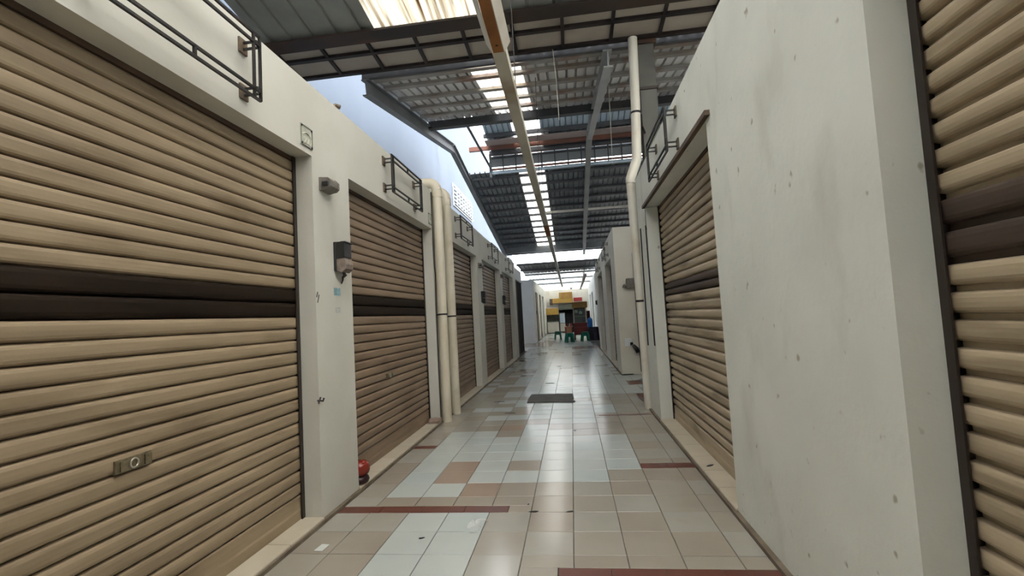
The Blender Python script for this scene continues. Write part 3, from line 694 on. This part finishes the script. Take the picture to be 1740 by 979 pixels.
# nail at pier corner, lump on the parapet
tag(obj('wall_hook', MB().tube([(LX-.01, .45, .86), (LX+.03, .46, .855), (LX+.035, .46, .875)], .007, 6).tube([(LX+.005, .44, .84), (LX+.005, .47, .88)], .006, 5), MT['iron']), 'small bent nail on the low corner of the pier', 'hook')
tag(obj('pipe_stub', MB().tube([(LX-.06, .88, WT-.01), (LX-.02, .90, WT+.035), (LX+.0, .93, WT+.03)], .02, 8), MT['mount']), 'short dark stub on top of the left parapet', 'pipe')

# right wall cables
tag(obj('cable', MB().tube([(RX-.008, 3.33, 2.46), (RX-.008, 3.325, 1.7), (RX-.008, 3.30, .93)], .0085, 6), MT['cable']), 'thin black cable on the right pier beside the shutter reveal', 'cable')
tag(obj('cable', MB().tube([(RX-.008, 3.76, 2.5), (RX-.008, 3.80, 1.7), (RX-.008, 3.84, .9)], .0085, 6), MT['cable']), 'thin black cable on the right pier close to the drain pipe', 'cable')
tag(obj('wire_hook', MB().tube([(RX-.01, 3.27, 2.66)]+[(RX-.01-.0*k, 3.27+.03*math.sin(k*.6), 2.58-.03*k) for k in range(7)], .004, 5), MT['mount']), 'thin bent wire hanging at the right lintel corner', 'wire')
tag(obj('conduit', MB().tube([(1.50, 7.695, .06), (1.49, 7.695, 1.5), (1.485, 7.695, 2.64)], .024, 8), MT['cable']), 'straight black conduit down the yellowed end wall', 'pipe')
t = thing('siren_box', 'grey horn box mounted high on the yellowed end wall', 'box', (1.26, 7.72, 1.87))
obj('body', MB().cbox(.03, .20, -.10, 0, 0, .22, .015), MT['lampbox'], t)
obj('horn', MB().tube([(.05, -.06, .06), (.0, -.09, .04), (-.03, -.11, .05)], [.02, .03, .045], 10), MT['lampbox'], t)
t = thing('junction_box', 'white junction panel with black plug on the yellowed end wall', 'socket', (1.17, 7.72, .40))
obj('panel', MB().cbox(0, .17, -.02, 0, .22, .39, .008), MT['plaster_white'], t)
obj('plug', MB().cbox(.12, .18, -.07, 0, .24, .30, .01), MT['black'], t)
obj('plug_body', MB().tube([(.18, -.05, .24), (.24, -.07, .16), (.27, -.07, .08)], [.03, .05, .04], 10), MT['black'], t)
t = thing('meter_box', 'dark meter on the white wall above the stall things', 'meter', (1.42, 21.6, 1.78))
obj('case', MB().cbox(-.10, 0, 0, .28, 0, .22, .01), MT['black'], t)
obj('backplate', MB().box(-.02, 0, -.12, .40, -.03, .25), MT['lampbox'], t)

# ================================================================== THINGS ON THE FLOOR
tag(obj('door_mat', MB().prism([(-.725, 4.80), (-.33, 4.785), (.03, 4.72), (.045, 4.78), (-.005, 5.0), (.02, 5.1), (.01, 5.49), (-.35, 5.53), (-.715, 5.575), (-.735, 5.2)], 'z', .0015, .012), MT['mat']), 'dark grey rubber mat lying in mid-corridor', 'mat')
t = thing('red_container', 'glossy red pot on a dark foot half hidden behind the pier', 'pot', (-1.828, 1.135, .033))
obj('base', MB().lathe([(.055, 0), (.075, .01), (.085, .035), (.075, .06), (.055, .07)], 18), MT['hel_dk'], t)
obj('body', MB().lathe([(.055, .07), (.08, .085), (.090, .115), (.090, .145), (.078, .17), (.055, .188), (.02, .195)], 18), MT['hel_red'], t)
t = thing('broken_tiles', 'small stack of broken pinkish tile pieces on the kerb', 'tile pieces', (-1.845, 3.40, .033))
for k, (dx, dy, a) in enumerate(((0, 0, .2), (.015, .01, .5), (.03, -.01, -.1), (.02, .02, .3))):
    o = obj('shard', MB().prism([(-.085, -.05), (.06, -.065), (.08, .02), (.02, .07), (-.07, .05)], 'z', 0, .014), MT['brick'], t)
    o.location = (dx, dy, .0145*k); o.rotation_euler = (0, 0, a)
# clear plastic cup lid / bag
t = thing('plastic_bag', 'crumpled clear plastic bag on the white tile by the red strip', 'bag', (-.655, .33, .002))
b = MB(); n = 14; rg = random.Random(5)
rows = []
for i, (rr, zz) in enumerate(((.055, 0), (.062, .012), (.05, .03), (.03, .04), (.012, .043))):
    rows.append([((rr*(1+rg.uniform(-.16, .16)))*math.cos(2*math.pi*k/n)*.75, (rr*(1+rg.uniform(-.16, .16)))*math.sin(2*math.pi*k/n)*1.1, zz*(1+rg.uniform(-.35, .35))) for k in range(n)])
v = sum(rows, [])
f = [(i*n+k, i*n+(k+1) % n, (i+1)*n+(k+1) % n, (i+1)*n+k) for i in range(4) for k in range(n)] + [tuple(range(4*n, 5*n))]
b.add(v, f, 0, False); obj('film', b, MT['film'], t)
obj('handle', MB().tube([(.0, .04, .022), (.015, .07, .03), (.05, .10, .02), (.075, .11, .006)], [.010, .008, .008, .006], 6), MT['film'], t)
tag(obj('paper_scrap', MB().prism([(-1.612, .03), (-1.555, .025), (-1.55, .11), (-1.605, .115)], 'z', .0015, .004), MT['paper']), 'small white paper scrap on the beige tile by the kerb', 'paper')
for (x, y, s, a, lb) in ((-.975, .20, .028, .4, 'dark torn leaf bit on the nearest white tile'), (-.33, .735, .012, 1.2, 'tiny dark crumb near the end of the red strip'),
                      (-.02, .60, .03, .2, 'dark chip of grime at a tile corner past the red strip'), (-.28, .605, .03, .1, 'dark chip of grime beside the red strip end'),
                      (.02, 2.92, .02, .3, 'dark chip between white tiles in mid-corridor'), (1.16, 1.45, .035, .6, 'dark twig bit on the right cream threshold')):
    pts = [(s*math.cos(k*math.pi/3)*random.uniform(.5, 1.4), s*math.sin(k*math.pi/3)*random.uniform(.2, .6)) for k in range(6)]
    z = .0335 if x > 1.06 else .0012
    o = tag(obj('litter', MB().prism(pts, 'z', 0, .003), MT['ink']), lb, 'litter', 'dark specks of litter on the floor')
    o.location = (x, y, z); o.rotation_euler = (0, 0, a)
for (x, y, w) in ((-.45, 6.9, .09), (.10, 9.7, .10), (.28, 10.4, .08), (-.35, 10.0, .06), (.75, 7.7, .05), (.9, 9.9, .06), (-1.2, 5.0, .09), (-.9, 4.05, .08), (-1.0, 14.5, .1)):
    o = tag(obj('litter', MB().prism([(-w, -.02), (w, -.03), (w*.8, .025), (-.2*w, .035), (-w*.9, .01)], 'z', .0, .003), MT['ink']), 'flat dark patch of grime farther along the tiled floor', 'litter', 'grime patches along the corridor')
    o.location = (x, y, .0014)

# ================================================================== FOOD STALLS AT THE END
def stool(x, y, label, rz=0, h=.46, lie=False):
    t = thing('plastic_stool', label, 'stool', (x, y, 0), 'green plastic stools by the stalls')
    obj('seat', MB().cbox(-.15, .15, -.15, .15, h-.045, h, .03), MT['green'], t)
    for sx in (-1, 1):
        for sy in (-1, 1):
            a = Vector((sx*.115, sy*.115, h-.03)); q = Vector((sx*.17, sy*.17, 0)); b = MB()
            v = [(a.x-.045, a.y-.045, a.z), (a.x+.045, a.y-.045, a.z), (a.x+.045, a.y+.045, a.z), (a.x-.045, a.y+.045, a.z),
                 (q.x-.036, q.y-.036, 0), (q.x+.036, q.y-.036, 0), (q.x+.036, q.y+.036, 0), (q.x-.036, q.y+.036, 0)]
            b.add(v, [(0, 1, 2, 3), (7, 6, 5, 4)] + [(i, 4+i, 4+(i+1) % 4, (i+1) % 4) for i in range(4)])
            obj('leg', b, MT['green'], t)
    for s in (-1, 1):
        obj('apron', MB().box(-.125, .125, s*.135-.008, s*.135+.008, h-.2, h-.04), MT['green'], t)
        obj('apron', MB().box(s*.135-.008, s*.135+.008, -.125, .125, h-.2, h-.04), MT['green'], t)
    t.rotation_euler = (0, 0, rz)
stool(-.77, 23.75, 'green plastic stool standing clear in front of the cream counter', .1)
stool(-.11, 20.55, 'green plastic stool nearest the orange table corner', .35)
stool(.66, 20.9, 'green plastic stool tucked beside the red stall', .2)

t = thing('dining_table', 'orange wooden table with small jars beside the red stall', 'table', (.0, 23.0, 0))
obj('top', MB().box(-.36, .07, -.6, .5, .68, .72), MT['orange'], t)
obj('modesty_panel', MB().box(-.34, .05, -.57, -.55, .30, .68), MT['orange'], t)
for sx in (-.29, .04):
    for sy in (-.56, .46): obj('leg', MB().box(sx-.025, sx+.025, sy-.025, sy+.025, 0, .68), MT['redp'], t)
for (x, y, m, lb) in ((-.2, 22.75, 'redp', 'dark red condiment jar on the orange table'), (-.08, 23.0, 'cream', 'cream condiment jar on the orange table'), (.01, 22.7, 'reds', 'bright red condiment jar on the orange table')):
    tag(obj('condiment_jar', MB().lathe([(.045, .72), (.05, .74), (.05, .82), (.03, .85), (.03, .88)], 10, (x, y, 0)), MT[m]), lb, 'jar', 'jars on the orange table')

t = thing('food_cart', 'red food cart with glass case and yellow top board', 'stall', (.50, 23.0, 0))
obj('body', MB().box(-.36, .36, -.35, .45, .30, .84), MT['redp'], t)
obj('counter', MB().box(-.40, .42, -.42, .48, .84, .88), MT['redp'], t)
for sx in (-.33, .33):
    for sy in (-.32, .42):
        obj('leg', MB().box(sx-.025, sx+.025, sy-.025, sy+.025, 0, .30), MT['redp'], t)
        obj('post', MB().box(sx-.03, sx+.03, sy-.03, sy+.03, .88, 1.68), MT['cream'], t)
obj('glass', MB().box(-.30, .30, -.335, -.325, .90, 1.62), MT['glass'], t)
obj('shelf', MB().box(-.31, .31, -.30, .42, 1.22, 1.24), MT['cream'], t)
obj('back_panel', MB().box(-.33, .33, .42, .44, .88, 1.68), MT['awning'], t)
obj('top_board', MB().box(-.40, .42, -.45, -.41, 1.68, 2.0), MT['yellow_dk'], t)
obj('roof', MB().box(-.40, .42, -.41, .5, 1.68, 1.72), MT['yellow_dk'], t)
for x, z, lb in ((-.2, 1.47, 'white bag hanging higher inside the glass case'), (.04, 1.40, 'white bag hanging lower inside the glass case')): tag(obj('food_bag', MB().lathe([(.03, -.06), (.09, -.03), (.10, .04), (.05, .10), (.015, .12)], 10, (.5+x, 22.85, z)), MT['paper']), lb, 'bag', 'white bags in the glass case')
t = thing('serving_bench', 'low red bench in front of the food cart', 'bench', (.50, 22.3, 0))
obj('top', MB().box(-.34, .36, -.14, .16, .62, .66), MT['redp'], t)
obj('front', MB().box(-.32, .34, -.12, -.10, .26, .62), MT['redp'], t)
for sx in (-.30, .32):
    for sy in (-.10, .12): obj('leg', MB().box(sx-.02, sx+.02, sy-.02, sy+.02, 0, .62), MT['redp'], t)
t = thing('drink_jug', 'tall blue plastic drink jug on the dark covered crate', 'jug', (.97, 21.6, .66))
obj('body', MB().lathe([(.12, 0), (.135, .02), (.135, .36), (.11, .43), (.06, .46), (.03, .47)], 18), MT['blue'], t)
obj('lid', MB().lathe([(.05, .46), (.055, .48), (.04, .50)], 14), MT['blue'], t)
obj('handle', MB().tube([(0, -.13, .34), (0, -.19, .32), (0, -.19, .16), (0, -.13, .12)], .014, 8), MT['blue'], t)
t = thing('covered_crate', 'crate draped in dark navy cloth beside the white wall', 'crate', (1.10, 21.6, 0))
b = MB(); n = 24; prof = [(0, .66), (.30, .66), (.33, .60), (.34, .3), (.37, .0)]
rows = []
for i, (rr, zz) in enumerate(prof[1:]):
    rows.append([(max(-.3, min(.3, rr*.85*math.copysign(abs(math.cos(a))**.5, math.cos(a))))*1.0, rr*math.copysign(abs(math.sin(a))**.5, math.sin(a))*(1+.06*math.sin(a*9)*(i > 1)), zz) for a in [2*math.pi*k/n for k in range(n)]])
v = sum(rows, []); f = [(i*n+k, i*n+(k+1) % n, (i+1)*n+(k+1) % n, (i+1)*n+k) for i in range(len(rows)-1) for k in range(n)] + [tuple(range(n)), tuple(range(3*n, 4*n))]
b.add(v, f); obj('cloth', b, MT['navy'], t)
tag(obj('hanging_cloth', MB().prism([(.86, 1.0), (.91, .97), (.97, 1.02), (1.03, .98), (1.03, 1.5), (.86, 1.5)], 'y', 22.55, 22.59), MT['maroon']), 'dark maroon cloth hanging beside the cart', 'cloth')

def kiosk(name, label, x0, x1, y, parts):
    t = thing(name, label, 'stall', ((x0+x1)/2, y, 0))
    for (n, a, b, ya, yb, z0, z1, m) in parts:
        cx = (x0+x1)/2
        obj(n, MB().box(a-cx, b-cx, ya, yb, z0, z1), MT[m], t)
    return t
kiosk('snack_kiosk', 'snack kiosk with yellow sign over a cream counter', -1.78, -.9, 32.7, [
    ('counter', -1.76, -.93, -.1, .5, .06, .84, 'cream'), ('plinth', -1.78, -.9, -.08, .5, 0, .06, 'painted_dark'), ('counter_top', -1.79, -.9, -.14, .5, .84, .88, 'lampbox'),
    ('back_panel', -1.76, -.93, .45, .5, .88, 1.4, 'awning'), ('post', -1.78, -1.73, -.1, -.05, .88, 1.4, 'painted_dark'), ('post', -.95, -.9, -.1, -.05, .88, 1.4, 'painted_dark'),
    ('sign_board', -1.80, -.89, -.16, -.1, 1.42, 1.86, 'yellow'), ('canopy', -1.80, -.89, -.16, .5, 1.86, 1.92, 'board'), ('sign_edge', -1.80, -.89, -.17, -.1, 1.38, 1.42, 'yellow_dk')])
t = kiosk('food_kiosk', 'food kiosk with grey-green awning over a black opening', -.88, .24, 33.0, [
    ('opening', -.86, .22, .35, .45, 0, 1.75, 'painted_dark'), ('side_panel', -.88, -.84, -.1, .45, 0, 1.75, 'painted_dark'), ('side_panel', .20, .24, -.1, .45, 0, 1.75, 'painted_dark'),  # opening is a solid panel; the inside's shade is its near-black colour
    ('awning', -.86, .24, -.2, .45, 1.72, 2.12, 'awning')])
t = thing('sign_board', 'wide yellow sign board on the end wall above the awning', 'sign', (-.55, 33.3, 2.2))
obj('panel', MB().box(-.76, .77, -.1, .2, .06, .40), MT['yellow'], t)
obj('lower_edge', MB().box(-.76, .77, -.11, .2, 0, .06), MT['head'], t)
obj('valance', MB().prism([(-.25, .34), (.0, .46), (.26, .54), (.5, .46), (.75, .34)], 'y', -.125, -.102), MT['yellow_dk'], t)
t = thing('sign_board', 'upper ochre sign board stacked above the wide yellow one', 'sign', (-.30, 33.3, 2.61))
obj('panel', MB().box(-.50, .50, -.06, .2, 0, .44), MT['yellow_dk'], t)
obj('border', MB().box(-.50, .50, -.07, -.06, .40, .44).box(-.50, .50, -.07, -.06, 0, .05), MT['yellow'], t)
t = thing('refrigerator', 'glass-door refrigerator with pale base inside the black opening', 'refrigerator', (-.66, 33.1, 0))
obj('cabinet', MB().box(-.22, .22, -.1, .2, .05, 1.5), MT['lampbox'], t)
obj('door_glass', MB().box(-.19, .19, -.115, -.1, .75, 1.45), MT['sheet_c'], t)
obj('door_frame', MB().box(.02, .06, -.125, -.115, .75, 1.45), MT['cream'], t)
obj('lower_panel', MB().box(-.20, .20, -.115, -.1, .12, .70), MT['cream'], t)
tag(obj('red_sign', MB().cbox(.29, .92, 33.42, 33.5, 2.32, 2.60, .01), MT['reds']), 'red rectangular sign on the end wall', 'sign')
tag(obj('wall_speaker', MB().cbox(-1.54, -1.30, 33.2, 33.5, 2.15, 2.6, .02), MT['head']), 'dark brown box on the end wall beside the yellow boards', 'speaker')
tag(obj('roof_lump', MB().lathe([(.10, 0), (.12, .05), (.09, .12), (.03, .15)], 10, (.16, 33.6, 3.28)), MT['lampbox']), 'small dark lump on top of the end wall', 'lump')
